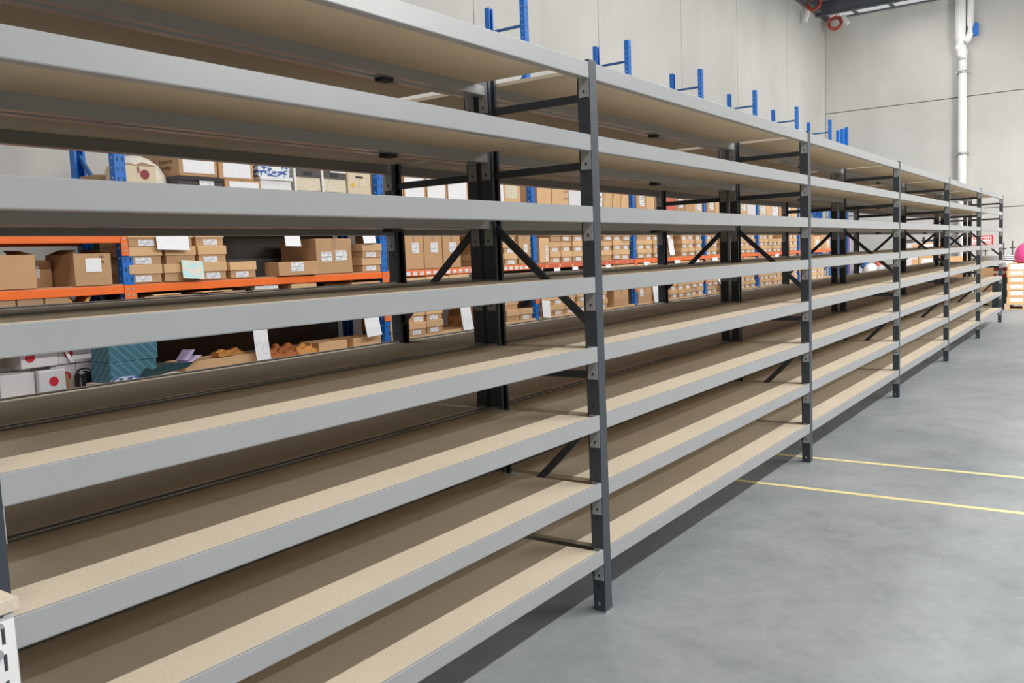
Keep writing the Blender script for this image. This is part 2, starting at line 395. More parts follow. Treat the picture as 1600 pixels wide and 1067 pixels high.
# front flange with real slots: two strips and the bridges between slots
for (a, b_) in ((-.04, -.0245), (-.0175, .0)): box(bm, a, b_, 0, t_, 0, .972)
for z in zs_: box(bm, -.0245, -.0175, 0, t_, z, z + .018)
box(bm, -t_, 0, t_, .04, 0, .972)
obj('slotted_post', bm, 'white', t)
bm = BM()
box(bm, -.9, -.86, 0, t_, 0, .972); box(bm, -.9, -.9 + t_, t_, .04, 0, .972); obj('slotted_post', bm, 'white', t)
bm = BM()
box(bm, -t_, 0, .31, .35, 0, .972); box(bm, -.04, 0, .35, .352, 0, .972); obj('slotted_post', bm, 'white', t)
bm = BM()
box(bm, -.9, -.9 + t_, .31, .35, 0, .972); box(bm, -.9, -.86, .35, .352, 0, .972); obj('slotted_post', bm, 'white', t)
bm = BM(); box(bm, -.91, .006, -.012, .362, .978, 1.003, 0, .001); obj('shelf_board', bm, 'chip', t)
bm = BM(); box(bm, -.86, -.045, .003, .03, .93, .977); box(bm, -.86, -.045, .32, .349, .93, .977); obj('support_rail', bm, 'white', t)
bm = BM(); cyl(bm, (-.036, -.0005, .905), (-.036, -.008, .905), .010, 10); cyl(bm, (-.026, -.0005, .955), (-.026, -.004, .955), .006, 8); obj('bolt', bm, 'zinc', t)

# ------------------------------------------------------------------ pallet racking
YF, YR, RB, X0R = 4.40, 4.95, 2.84, 6.222
HR = 4.84
def rpost(bm):
    w = .09; s = .07
    prism(bm, [(-w / 2, 0), (w / 2, 0), (w / 2, s), (w / 2 - .02, s), (w / 2 - .02, s - .004), (w / 2 - .004, s - .004), (w / 2 - .004, .004), (-w / 2 + .004, .004), (-w / 2 + .004, s - .004), (-w / 2 + .02, s - .004), (-w / 2 + .02, s), (-w / 2, s)], 2, .005, HR)
    for k in range(62):
        z = .08 + k * .0762
        for x in (-.024, .018):
            box(bm, x, x + .009, -.0008, 0, z, z + .03, 1)
        box(bm, -w / 2 - .0008, -w / 2, .03, .042, z + .02, z + .032, 2)
    box(bm, -w / 2 - .02, w / 2 + .02, -.02, .09, 0, .005)
def rrear(bm):
    rpost(bm)
def rbrace(L):
    def f(bm): bar(bm, (0, .06, 0), (0, YR - YF + .01, L), .035, .02)
    return f
def rail_r(L, h=.062):
    def f(bm): prism(bm, [(-.004, -h), (.045, -h), (.045, 0), (-.004, 0), (-.006, -.004), (-.006, -h + .004)], 0, 0, L)
    return f
def conn(side):
    def f(bm):
        x0, x1 = (-.055, 0) if side < 0 else (0, .055)
        box(bm, x0, x1, -.012, -.007, -.16, .002)
        cx = (x0 + x1) / 2
        for z in (-.03, -.075, -.12):
            box(bm, cx - .008, cx + .008, -.014, -.012, z - .008, z + .008, 1)
    return f
def rlevels(i):
    if i == -2: return [.73, 1.15, 1.50, 2.15]
    if i == -3: return [.73, 1.15, 1.50, 1.885]
    if i == 4: return [.79, 1.5, 2.2]
    return [.79, 1.15, 1.50, 2.15]
EDGE = {}
for i in range(-3, 5):
    fx0 = X0R + i * RB; fx1 = fx0 + RB
    n = i + 3
    lab = 'orange and blue racking bay, %s from the left, stocked with cartons' % ORD[n] if i < 4 else 'farthest orange and blue racking bay, nearest the end wall'
    t = thing('pallet_rack', lab, 'racking', (fx1, YF, 0), 0, 'pallet racking along the side wall')
    frames = [0] if i > -3 else [0, -RB]
    for fx in frames:
        link('upright_post', cached(('rack_post',), rpost, ['blue', 'blackm', 'white']), t, (fx, 0, 0))
        r = link('upright_post', cached(('rack_post_rear',), rrear, ['blue', 'blackm', 'white']), t, (fx, YR - YF + .07, 0)); r.rotation_euler.z = math.pi
        for z0, dz in ((.2, .45), (1.1, -.45), (1.1, .45), (1.95, 0), (1.98, .55), (2.9, 0), (2.95, .55), (4.53, 0), (3.9, -.4)):
            o = link('brace', cached(('rack_brace', dz), rbrace(dz), 'blue_d'), t, (fx, 0, z0))
    L = RB - .09
    for z in rlevels(i):
        mm = 'redor' if i in (0,) and z < 2 else 'orange'
        for yy in (0, YR - YF + .03):
            r = link('support_rail', cached(('rack_rail', mm), rail_r(L), mm), t, (-RB + .045, yy, z - (.023 if z < .8 else 0)))
            if yy == 0:
                link('rail_connector', cached(('rail_connector', mm, -1), conn(-1), [mm, 'zinc']), r, (.004, 0, 0))
                link('rail_connector', cached(('rail_connector', mm, 1), conn(1), [mm, 'zinc']), r, (L - .004, 0, 0))
        low = z < .8
        def dk(bm): box(bm, 0, L, -.004 if low else .012, YR - YF + .05, -.022 if low else .0005, .012)
        link('deck_board', cached(('deck_board', low), dk, 'kraft_l' if low else 'kraft_dark'), t, (-RB + .045, 0, z))
        if i in (-1,) and z == 1.50:
            def pl(bm):
                for k in range(24): box(bm, .04 + k * .113, .04 + k * .113 + .075, -.0085, -.007, -.052, -.012)
            link('price_label', cached(('price_label',), pl, 'label'), t, (-RB + .045, 0, z), label='row of small white price labels')
        if i == 0 and z == 1.50:
            def pl2(bm):
                for k in range(8): box(bm, .2 + k * .33, .2 + k * .33 + .03, -.0085, -.007, -.045, -.02)
            link('shelf_marker', cached(('shelf_marker',), pl2, 'yellow'), t, (-RB + .045, 0, z), label='small yellow stickers')

# --- cartons
def lidded_mesh(w, d, h, mid):
    def base(bm): box(bm, -w / 2 + .008, w / 2 - .008, .008, d, 0, h * .97, 0, .002)
    def lid(bm):
        lh = h * .52; t_ = .003
        box(bm, -w / 2, w / 2, 0, d, h - lh, h, 0, .003)
    def lab(bm): box(bm, -w * .22, w * .26, .006, .008, h * .06, h * .40)
    return cached(('carton_base', w, d, h), base, 'kraft'), cached(('carton_lid', w, d, h), lid, 'kraft_l'), cached(('carton_label', w, d, h), lab, 'label')
NCART = [0]
def lidded(x, z, label, group, w=.285, h=.14, y=None, rz=None, d=.42, parts=True):
    y = YF - .004 + R.uniform(-.015, .02) if y is None else y
    b, l, p = lidded_mesh(round(w, 2), d, h, 0)
    NCART[0] += 1
    t = thing('lidded_carton', label, 'carton', (x, y, z), R.uniform(-.012, .012) if rz is None else rz, group)
    link('carton_base', b, t); link('lid', l, t)
    if R.random() < .93: link('paper_label', p, t, (R.uniform(-.03, .02), 0, R.uniform(-.004, .004)))
    return t
def carton(x0, x1, z, h, label, cat='carton', y=None, d=.4, m='kraft', rz=0, lab=None, labm='label', open_=False, name='carton', group=None, tape=True):
    """plain carton whose front face spans x0..x1; lab=(u0,u1,v0,v1) fractions of the face"""
    y = YF if y is None else y; w = x1 - x0
    t = thing(name, label, cat, ((x0 + x1) / 2, y, z), rz, group)
    bm = BM()
    if open_:
        box(bm, -w / 2, w / 2, 0, .005, 0, h); box(bm, -w / 2, w / 2, d - .005, d, 0, h)
        box(bm, -w / 2, -w / 2 + .005, .005, d - .005, 0, h); box(bm, w / 2 - .005, w / 2, .005, d - .005, 0, h); box(bm, -w / 2 + .005, w / 2 - .005, .005, d - .005, 0, .006)
        obj('carton_body', bm, m, t)
        for sgn in (-1, 1):
            bm = BM(); fl = min(w, d) * .3
            quad(bm, [(sgn * w / 2, .01, h), (sgn * w / 2, d - .01, h), (sgn * (w / 2 - fl * .8), d * .8, h + fl * .45), (sgn * (w / 2 - fl * .8), d * .2, h + fl * .35)])
            bmesh.ops.solidify(bm, geom=bm.faces[:], thickness=.004); obj('flap', bm, m, t)
    else:
        box(bm, -w / 2, w / 2, 0, d, 0, h, 0, .004); 
        obj('carton_body', bm, m, t)
        if tape:
            bm = BM(); box(bm, -.024, .024, -.0012, 0, h * .72, h); box(bm, -.024, .024, 0, d, h, h + .001); obj('packing_tape', bm, 'kraft_dark' if m == 'kraft' else m, t)
    if lab:
        for k, (u0, u1, v0, v1) in enumerate(lab if isinstance(lab, list) else [lab]):
            bm = BM(); box(bm, -w / 2 + u0 * w, -w / 2 + u1 * w, -.003, -.0004, v0 * h, v1 * h); obj('paper_label', bm, labm, t)
    return t
def hang_sheet(x, ztop, w, h, label, y=None, tilt=0., m='blank', lean=.0, rx=0):
    bm = BM(); n = 6
    for k in range(n):
        a, b_ = k / n, (k + 1) / n
        ya, yb = -.03 * a * a - rx * a, -.03 * b_ * b_ - rx * b_
        quad(bm, [(-w / 2 + lean * a, ya, -h * a), (w / 2 + lean * a, ya, -h * a), (w / 2 + lean * b_, yb, -h * b_), (-w / 2 + lean * b_, yb, -h * b_)])
    bmesh.ops.remove_doubles(bm, verts=bm.verts[:], dist=1e-5)
    bmesh.ops.solidify(bm, geom=bm.faces[:], thickness=.0006)
    o = obj('paper_sheet', bm, m, loc=(x, (YF - .014) if y is None else y, ztop)); o.rotation_euler.y = tilt
    return tag(o, label, 'paper sheet')
def dark_sheet(i, z0, z1):  # dark sheet added so the unlit rack interior reads dark
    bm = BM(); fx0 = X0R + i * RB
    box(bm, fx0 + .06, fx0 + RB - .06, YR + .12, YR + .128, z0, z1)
    tag(obj('darkening_sheet', bm, 'darksheet'), 'added dark sheet darkening the back of the %s racking bay' % ORD[i + 3], 'sheet')
Z3, Z4, Z1, Z2 = 2.162, 0, .802, 1.162
ZM = 1.512
def text(s, size, parent, loc, rot, m='blackm', name='printed_lettering', ext=.0006):
    cu = bpy.data.curves.new(name, 'FONT'); cu.body = s; cu.size = size; cu.extrude = ext; cu.materials.append(M[m])
    cu.resolution_u = 3
    o = bpy.data.objects.new(name, cu); C.objects.link(o)
    me = bpy.data.meshes.new_from_object(o.evaluated_get(bpy.context.evaluated_depsgraph_get()))
    bpy.data.objects.remove(o); me.name = name
    o = bpy.data.objects.new(name, me); C.objects.link(o); o.parent = parent; o.location = loc; o.rotation_euler = rot; o.scale.x = .72
    return o

# bay 1 (leftmost in view), middle level
carton(-.44, -.155, ZM, .235, 'open brown carton at the far left on the middle orange shelf', open_=True, d=.38)
carton(-.10, .10, ZM, .20, 'brown carton standing back between the two open cartons', y=YF + .28, d=.2, lab=(.05, .55, .35, .8))
t = carton(.122, .405, ZM, .235, 'open brown carton marked in pen, beside the first blue post', open_=True, d=.40, lab=(.3, .72, .42, .85), labm='blank')
text('Sml\nring', .035, t, (.05, -.001, .2), (math.pi / 2, 0, 0), 'dark_box', 'pen_marking')
# lower level of bay 1
for k, (a, b_) in enumerate(((-.62, -.31), (-.30, -.12), (-.11, .06))):
    carton(a, b_, Z2, .275, '%s of the grey-brown cartons in shade on the lower shelf at far left' % ['leftmost', 'middle', 'rightmost'][k], m='kraft_dark', group='shaded cartons at far left')
t = thing('padded_envelope', 'yellow-orange padded envelope bent in a V under the orange rail', 'envelope', (.15, YF + .03, Z2 + .16))
bm = BM()
prism(bm, [(-.12, .13), (-.085, .14), (0, .0), (.03, .0), (-.02, .02)], 1, 0, .16); obj('left_fold', bm, 'envelope', t)
bm = BM(); prism(bm, [(.0, .0), (.03, .0), (.10, .11), (.13, .145), (.09, .14)], 1, 0, .16); obj('right_fold', bm, 'envelope', t)
carton(.0, .35, Z2, .16, 'low brown carton under the bent yellow-orange envelope', m='kraft_dark')
# bay 2, middle level: lidded cartons in stacks
spec = [(.69, 3), (.99, 3), (1.30, 3), (1.61, 1)]
for c, (x, nn) in enumerate(spec):
    for r in range(nn):
        lidded(x + (.02 if r == 1 else -.01) * (1 if c == 1 else .3), ZM + .14 * r, 'lidded carton, %s of the %s stack right of the first blue post' % (['bottom', 'second', 'third'][r], ORD[c]), 'lidded cartons on the second bay', w=.285)
# (a gap, then a battered box and a tall one)
carton(1.98, 2.44, ZM, .125, 'battered low brown carton in front of the tall two-label carton', y=YF - .03, d=.2, lab=(.3, .62, .3, .95), rz=-.03)
carton(2.46, 2.925, ZM, .335, 'tall brown carton with two white labels on the middle shelf', d=.5, lab=[(.13, .42, .35, .62), (.52, .84, .37, .66)])
for r in range(2): lidded(3.20, ZM + .14 * r, ['lower', 'upper'][r] + ' lidded carton of the pair left of the second blue post', 'lidded cartons on the second bay', w=.28)
# card leaning on the second stack
bm = BM(); box(bm, -.10, .10, -.002, .002, 0, .15); o = obj('greeting_card', bm, 'card', loc=(1.08, YF - .05, ZM + .015)); o.rotation_euler = (-.2, .08, 0); tag(o, 'pale blue greeting card leaning on the second stack of lidded cartons', 'card')
# second bay, level below
def slab(x0, x1, z, h, label, m='kraft_l', y=None, d=.3, name='cardboard_sheet', rz=0, cat='cardboard'):
    bm = BM(); box(bm, -(x1 - x0) / 2, (x1 - x0) / 2, 0, d, 0, h, 0, .001)
    o = obj(name, bm, m, loc=((x0 + x1) / 2, YF if y is None else y, z), rz=rz); return tag(o, label, cat)
carton(.66, 1.22, Z2, .24, 'flat brown carton in deep shade on the lower shelf, under loose card', m='kraft_dark')
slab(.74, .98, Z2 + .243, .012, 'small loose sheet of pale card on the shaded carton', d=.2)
carton(1.24, 1.62, Z2, .245, 'brown carton in shade under the clear film', m='kraft_dark')
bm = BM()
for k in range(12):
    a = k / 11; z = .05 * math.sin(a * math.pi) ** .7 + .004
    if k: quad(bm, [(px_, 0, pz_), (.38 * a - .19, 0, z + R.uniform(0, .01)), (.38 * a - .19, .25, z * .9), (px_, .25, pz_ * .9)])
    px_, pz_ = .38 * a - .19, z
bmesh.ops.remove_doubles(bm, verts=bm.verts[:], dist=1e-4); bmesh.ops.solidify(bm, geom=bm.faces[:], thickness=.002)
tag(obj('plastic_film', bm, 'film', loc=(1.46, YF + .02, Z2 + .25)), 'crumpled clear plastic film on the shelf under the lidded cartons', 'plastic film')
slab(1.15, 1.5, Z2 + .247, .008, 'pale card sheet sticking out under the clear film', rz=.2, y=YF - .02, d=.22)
carton(1.70, 1.99, Z2, .24, 'brown carton in shade under the small white box', m='kraft_dark')
slab(1.72, 1.98, Z2 + .242, .028, 'flat white box with dark print beside the clear film', m='label', name='flat_box', d=.2, cat='box')
carton(2.13, 2.44, Z2, .27, 'brown carton with white label under the tall two-label carton', d=.4, lab=(.3, .8, .55, .85), m='kraft_l')
carton(2.9, 3.3, Z2, .25, 'open-topped brown carton at the right end of the second bay lower shelf', open_=True, lab=None)
# bay 2 top visible level
t = carton(1.05, 1.415, 2.36, .27, 'brown carton printed Henderson Greetings on its side, big white sheet in front', d=.5, lab=(.1, .92, .1, .93), labm='blank', y=YF + .0)
text('Henderson', .056, t, (-.1828, .26, .108), (math.pi / 2, 0, -math.pi / 2), 'blackm')
text('Greetings', .056, t, (-.1828, .26, .058), (math.pi / 2, 0, -math.pi / 2), 'blackm')
bm = BM()
for dx in (0, .055):
    tube(bm, [(-.1835, .30 + .09 - dx + .026 * math.cos(a / 8 * math.pi * 2) , .10 + .035 * math.sin(a / 8 * math.pi * 2) + .01 * math.sin(a * 2)) for a in range(16)], .0025, 4, True)
obj('printed_emblem', bm, 'blackm', t, label='dark house and leaf line emblem')
t = carton(1.03, 1.46, Z3, .196, 'black plastic crate under the Henderson Greetings carton', 'crate', m='dark_box', d=.5, name='crate', tape=False)
bm = BM()
for k in range(9): box(bm, -.12 + k * .03, -.1 + k * .03, -.008, 0, .06, .12)
box(bm, -.215, .215, -.012, 0, .165, .195); obj('crate_rib', bm, 'blackm', t)
bm = BM(); box(bm, -.02, .12, -.011, -.009, .08, .17); obj('paper_label', bm, 'label', t)
carton(1.48, 1.86, Z3, .19, 'lower of the two cartons with big white sheets right of the black crate', d=.48, lab=(.12, .93, .06, .92), labm='blank')
carton(1.43, 1.79, Z3 + .191, .21, 'upper of the two cartons with big white sheets right of the black crate', d=.46, lab=(.12, .9, .08, .92), labm='blank')
t = carton(1.86, 2.21, Z3, .235, 'white plastic tub with lid under the blue patterned box', 'tub', m='white', d=.42, name='plastic_tub', tape=False)
bm = BM(); box(bm, -.185, .185, -.012, .43, .205, .237, 0, .004); obj('lid', bm, 'white', t)
carton(1.84, 2.20, Z3 + .238, .17, 'blue and white patterned box on top of the white tub', 'box', m='bluewhite', d=.38, lab=(.42, .72, .3, .8), labm='blank', name='patterned_box', tape=False)
for k, (a, b_) in enumerate(((2.25, 2.565), (2.59, 2.9))):
    t = carton(a, b_, Z3, .345, '%s of the two cream archive boxes with dark lids' % ['left', 'right'][k], 'archive box', m='archive', d=.42, name='archive_box', tape=False, group='cream archive boxes')
    w = b_ - a
    bm = BM(); box(bm, -w / 2, w / 2, -.004, .0, .255, .35); box(bm, -w / 2, w / 2, -.004, 0, 0, .13); obj('dark_band', bm, 'dark_box', t)
    bm = BM(); box(bm, -.05, .05, -.007, -.004, .275, .305); obj('hand_hole', bm, 'blackm', t)
    bm = BM(); box(bm, -w / 2 - .012, -w / 2 + .012, -.008, .0, 0, .35); obj('edge_strip', bm, 'white', t)
    if k:
        bm = BM(); box(bm, -.05, .15, -.01, -.0075, .315, .37); obj('paper_label', bm, 'blank', t)
t = carton(2.925, 3.245, Z3, .33, 'cream carton with a round yellow sticker left of the second blue post', m='cream', d=.42, name='carton', tape=False)
bm = BM(); cyl(bm, (-.09, -.002, .21), (-.09, 0, .21), .022, 16); obj('round_sticker', bm, 'stick', t, label='round yellow sticker')
bm = BM(); box(bm, -.05, .05, -.002, 0, .28, .30); obj('hand_hole', bm, 'blackm', t)
bm = BM(); cyl(bm, (-.05, -.002, .10), (-.05, 0, .10), .025, 14); obj('printed_dot', bm, 'blackm', t)
bm = BM(); box(bm, 0.0, .12, -.002, 0, .2, .26); obj('small_print', bm, 'archive', t)
# pale rounded container and torn cream carton beside the first blue post
t = thing('water_container', 'pale rounded container with a clear neck behind the torn cream carton', 'container', (.82, YF + .27, Z3))
bm = BM(); lathe(bm, [(.16, 0), (.235, .02), (.25, .12), (.235, .20), (.19, .28), (.12, .335), (.06, .355), (.045, .36)], 28); obj('container_body', bm, 'cream2', t)
bm = BM(); lathe(bm, [(.046, .355), (.046, .42), (.05, .425), (.05, .44)], 16); obj('neck', bm, 'film', t)
t = carton(.56, .85, Z3, .255, 'torn open cream carton beside the first blue post', m='cream', d=.22, y=YF + .01, tape=False)
bm = BM(); prism(bm, [(-.145, .256), (-.09, .272), (-.02, .262), (.03, .285), (.145, .258), (.145, .256)], 1, .0, .01); obj('torn_edge', bm, 'kraft_dark', t)
bm = BM(); cyl(bm, (.045, -.003, .19), (.045, 0, .19), .038, 12); box(bm, -.015, .0, -.002, 0, .20, .25); obj('dark_stain', bm, 'maroon', t)
carton(.50, .72, Z3, .20, 'dark brown carton just left of the first blue post, top level', m='kraft_dark', y=YF + .27, d=.24)
dark_sheet(-2, .80, 2.08)
dark_sheet(0, 1.17, 1.49)

LEVN = {'m': 'middle orange shelf', 'b': 'bottom visible shelf', 't': 'top shelf', 'l': 'shelf under the middle one'}
ROWN = ['bottom', 'second from bottom', 'third from bottom', 'fourth from bottom', 'fifth from bottom']
def far_mesh(w, d, h):
    def f(bm):
        box(bm, -w / 2 + .008, w / 2 - .008, .008, d, 0, h * .6, 0); box(bm, -w / 2, w / 2, 0, d, h * .48, h, 1)
        box(bm, -w * .22, w * .26, .004, .008, h * .06, h * .40, 2)
    return cached(('carton_far', w, d, h), f, ['kraft', 'kraft_l', 'label'])
def fill(i, lev, z, xs, rows, w=.285, h=.14, parts=True):
    for c, x in enumerate(xs):
        for r in range(rows if isinstance(rows, int) else rows[c]):
            lb = 'lidded carton, %s of %s stack, %s of %s racking bay' % (ROWN[r], ORD[c], LEVN[lev], ORD[i + 3])
            g = 'lidded cartons on the %s racking bay' % ORD[i + 3]
            if parts: lidded(x + R.uniform(-.006, .006), z + h * r, lb, g, w=w, h=h)
            else:
                o = link('lidded_carton', far_mesh(w, .42, h), None, (x + R.uniform(-.006, .006), YF - .004 + R.uniform(-.015, .02), z + h * r)); tag(o, lb, 'carton', g)
def fx(i): return X0R + i * RB
# ---- third bay (i = -1)
for k, (a, b_) in enumerate(((3.46, 3.70), (3.71, 4.01), (4.02, 4.33), (4.345, 4.66))):
    carton(a, b_, ZM, .42, 'tall brown carton with square label, %s of four left of the stacked cartons' % ORD[k], d=.48, lab=(.36, .74, .42, .68), group='tall cartons on the third bay')
fill(-1, 'm', ZM, [5.10, 5.395, 5.685], 3)
carton(5.85, 6.12, ZM, .42, 'tall brown carton with square label just left of the third blue post', d=.48, lab=(.4, .72, .35, .6))
carton(3.60, 4.02, Z2, .262, 'long low carton under the third bay price labels, leftmost of three', d=.45, m='kraft_l')
carton(4.03, 4.42, Z2, .265, 'long low carton under the third bay price labels, middle of three', d=.45, m='kraft_l')
carton(4.43, 4.80, Z2, .268, 'long low carton under the third bay price labels, right of three', d=.45, m='kraft_l')
for k in range(3): carton(5.20 + k * .32, 5.50 + k * .32, Z2, .235, '%s low carton under the tall carton by the third blue post' % ['left', 'middle', 'right'][k], d=.45, m='kraft_l')
fill(-1, 'b', Z1, [3.55, 3.84, 4.13, 5.02, 5.38, 5.67, 5.96], [2, 2, 2, 2, 2, 2, 1])
# top level of the third bay
carton(3.50, 3.73, Z3, .40, 'brown carton with torn top at the left end of the third bay top shelf', d=.45)
for k, (a, b_) in enumerate(((3.745, 4.10), (4.115, 4.46), (4.475, 4.86))):
    carton(a, b_, Z3, .41, 'brown carton covered by a big white sheet, %s of three left of the double post' % ['left', 'middle', 'right'][k], d=.48, lab=(.02, .9, .05, .97), labm='blank', group='sheet-covered cartons on the third bay')
carton(4.88, 5.2, Z3, .38, 'white wrapped carton beside the sheet-covered cartons', m='white_box', d=.45)
carton(5.24, 5.56, Z3, .42, 'brown carton with a white sheet hung askew, top shelf right of the double post', d=.45, lab=(.42, 1., .1, .98), labm='blank')
carton(5.575, 5.93, Z3, .42, 'brown carton with writing beside the third blue post, top shelf', d=.45, m='kraft_l', lab=(.1, .8, .4, .8), labm='archive')
# ---- fourth bay (i = 0)
t = carton(6.33, 6.56, ZM, .33, 'brown carton with an upright narrow label right of the third blue post', d=.4, m='kraft_l', lab=(.62, .82, .1, .7))
fill(0, 'm', ZM, [6.73 + .289 * k for k in range(8)], 3)
for k, x in enumerate((6.30, 6.72, 7.20, 8.15)):
    hang_sheet(x, 1.44, .15, .15 + .01 * (k % 2), 'small white sheet under the red rail, %s of four from the third blue post' % ORD[k], tilt=.04 * (-1) ** k)
fill(0, 'l', Z2, [7.95, 8.26, 8.57, 8.86], 1, h=.26, w=.3)
fill(0, 'b', Z1, [6.46, 6.77, 7.08, 7.38, 7.68, 7.98], 2)
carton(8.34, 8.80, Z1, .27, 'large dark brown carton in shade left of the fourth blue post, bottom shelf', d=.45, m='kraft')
t = carton(6.32, 6.66, Z3, .50, 'plain pale brown carton right of the third blue post, top shelf', m='kraft_l', d=.45)
t = carton(6.68, 7.10, Z3, .50, 'pale brown carton with three cut slots on the top shelf', m='kraft_l', d=.45)
bm = BM()
for k in range(3): box(bm, .08, .19, -.002, 0, .2 + k * .09, .225 + k * .09)
obj('cut_slot', bm, 'kraft_dark', t)
carton(7.12, 7.70, Z3, .52, 'white plastic bin beside the slotted pale carton, top shelf', 'bin', m='white_box', d=.45, name='plastic_bin', tape=False)
carton(7.74, 8.06, Z3, .50, 'stack of white paper reams on the top shelf of the fourth bay', 'paper stack', m='label', d=.4, name='paper_stack', tape=False)
for k in range(3):
    a = 8.10 + k * .27
    t = thing('magazine_holder', 'kraft magazine holder with slanted side, %s of three left of the fourth blue post' % ORD[k], 'magazine holder', (a, YF, Z3), 0, 'kraft magazine holders')
    bm = BM(); prism(bm, [(0, 0), (.25, 0), (.25, .46), (.17, .46), (0, .20)], 1, 0, .3); obj('holder_body', bm, 'kraft_l', t)
    bm = BM(); box(bm, .12, .2, -.002, 0, .33, .41); obj('paper_label', bm, 'kraft_dark', t)
# ---- fifth bay onward
fill(1, 'm', ZM, [9.27, 9.56, 9.86], 3)
for c, x in enumerate((10.35, 10.98, 11.27, 11.56)):
    for r in range(3):
        lidded(x, ZM + .14 * r, 'lidded carton, %s, %s of the right-hand stacks, middle shelf, fifth racking bay' % (ROWN[r], ORD[c]), 'lidded cartons on the fifth racking bay')
hang_sheet(10.33, 1.80, .2, .26, 'white sheet hung on the cartons in the fifth racking bay', y=YF - .03)
for k, x in enumerate((9.45, 10.62, 11.45)): hang_sheet(x, 1.45, .24, .22, 'white sheet hanging from the orange rail of the fifth bay, %s of three' % ORD[k], tilt=.05)
fill(1, 'l', Z2, [9.3, 9.65, 10.0, 10.9, 11.25, 11.6], 1, h=.26, w=.33)
t = carton(9.14, 9.62, Z1, .25, 'brown carton with a square label just right of the fourth blue post, bottom shelf', d=.45, lab=(.12, .36, .4, .85))
fill(1, 'b', Z1, [10.2 + .29 * k for k in range(6)], 2)
def wide(i, z, xs, labs, hs, mats_, lev='top shelf'):
    for k, (x0, x1) in enumerate(xs):
        m_ = mats_[k % len(mats_)]
        carton(x0, x1, z, hs[k % len(hs)], '%s carton, %s from the left on the %s of the %s racking bay' % ({'kraft': 'brown', 'kraft_l': 'pale brown', 'white_box': 'white', 'cream': 'cream', 'maroon': 'dark red', 'redc': 'red', 'kraft_dark': 'dark brown'}[m_], ORD[k], lev, labs), d=.45, m=m_, lab=(.3, .75, .3, .75) if k % 2 == 0 else None, group='cartons on the %s of the %s racking bay' % (lev, labs))
wide(1, Z3, [(9.16, 9.50), (9.51, 9.80), (9.84, 10.12), (10.16, 10.60), (10.62, 11.02), (11.04, 11.4), (11.42, 11.78)], 'fifth', [.56, .5, .6, .55, .62, .48, .5], ['kraft', 'kraft_l', 'kraft', 'redc', 'kraft_dark', 'kraft', 'kraft_l'])
wide(2, Z3, [(12.0, 12.4), (12.42, 12.75), (12.78, 13.25), (13.27, 13.62), (13.65, 14.1), (14.12, 14.6)], 'sixth', [.58, .6, .68, .55, .66, .6], ['kraft', 'kraft_l', 'maroon', 'cream', 'kraft_l', 'white_box'])
wide(3, Z3, [(14.85, 15.25), (15.27, 15.62), (15.66, 16.05), (16.1, 16.5), (16.52, 16.95), (17.0, 17.45)], 'seventh', [.62, .7, .66, .72, .68, .7], ['cream', 'kraft_l', 'white_box', 'kraft', 'cream', 'kraft_l'])
fill(2, 'm', ZM, [12.05 + .29 * k for k in range(2)] + [12.95 + .29 * k for k in range(6)], 3, parts=False)
fill(3, 'm', ZM, [14.92 + .29 * k for k in range(9)], [3, 3, 3, 2, 2, 3, 3, 3, 3], parts=False)
fill(2, 'l', Z2, [12.1, 12.45, 13.3, 13.65, 14.0, 14.4], 1, h=.26, w=.33, parts=False)
fill(3, 'l', Z2, [15.0, 15.35, 15.7, 16.5, 16.85, 17.2], 1, h=.26, w=.33, parts=False)
fill(2, 'b', Z1, [12.05 + .29 * k for k in range(9)], 2, parts=False)
fill(3, 'b', Z1, [14.92 + .29 * k for k in range(9)], 2, parts=False)
fill(4, 'b', Z1, [17.78 + .29 * k for k in range(7)], 2, parts=False)
for k, x in enumerate((12.3, 13.1, 15.9, 18.2)): hang_sheet(x, 1.46, .26, .26, 'white sheet hanging from the far orange rails, %s of four along the run' % ORD[k], tilt=-.06)
wide(4, ZM, [(17.75, 18.2), (18.25, 18.75), (18.8, 19.35), (19.4, 19.8), (19.85, 20.25)], 'eighth', [.30, .36, .33, .38, .3], ['kraft_l', 'kraft', 'kraft_l', 'kraft', 'kraft_l'], 'middle shelf')
hang_sheet(1.735, 1.088, .155, .315, 'white printed sheet hanging from a low orange rail, left of the orange-brown envelopes', m='sheet')
hang_sheet(3.13, 1.12, .21, .26, 'blank-looking white sheet hanging left of the second blue post, low level', tilt=-.04)
hang_sheet(4.68, 1.09, .19, .34, 'densely printed white list hanging beside the dark gap of the third bay', m='sheet', tilt=-.08)
hang_sheet(6.42, 1.09, .19, .30, 'printed white list hanging right of the third blue post, low level', m='sheet', tilt=.1)
hang_sheet(9.72, 1.09, .2, .36, 'narrow white sheet hanging near the rear post behind the fourth bay', tilt=-.1)
hang_sheet(12.55, 1.09, .26, .33, 'white sheet curling forward under the low rail of the sixth bay', tilt=-.35, rx=.1)
hang_sheet(.93, 2.087, .29, .325, 'white sheet hanging over the first two stacks of lidded cartons', m='blank', tilt=.03)
hang_sheet(2.16, 2.087, .18, .31, 'white sheet hanging in the dark gap left of the tall carton', m='blank', tilt=.03)
hang_sheet(3.14, 2.087, .175, .29, 'white sheet hanging over the pair of cartons left of the second blue post', m='blank', tilt=-.02)
hang_sheet(4.86, 2.09, .2, .29, 'white sheet hanging over the stack hidden by the double post', m='blank')
hang_sheet(10.15, 2.09, .3, .26, 'crumpled white sheet hanging high in the fifth bay', m='blank', tilt=.12)

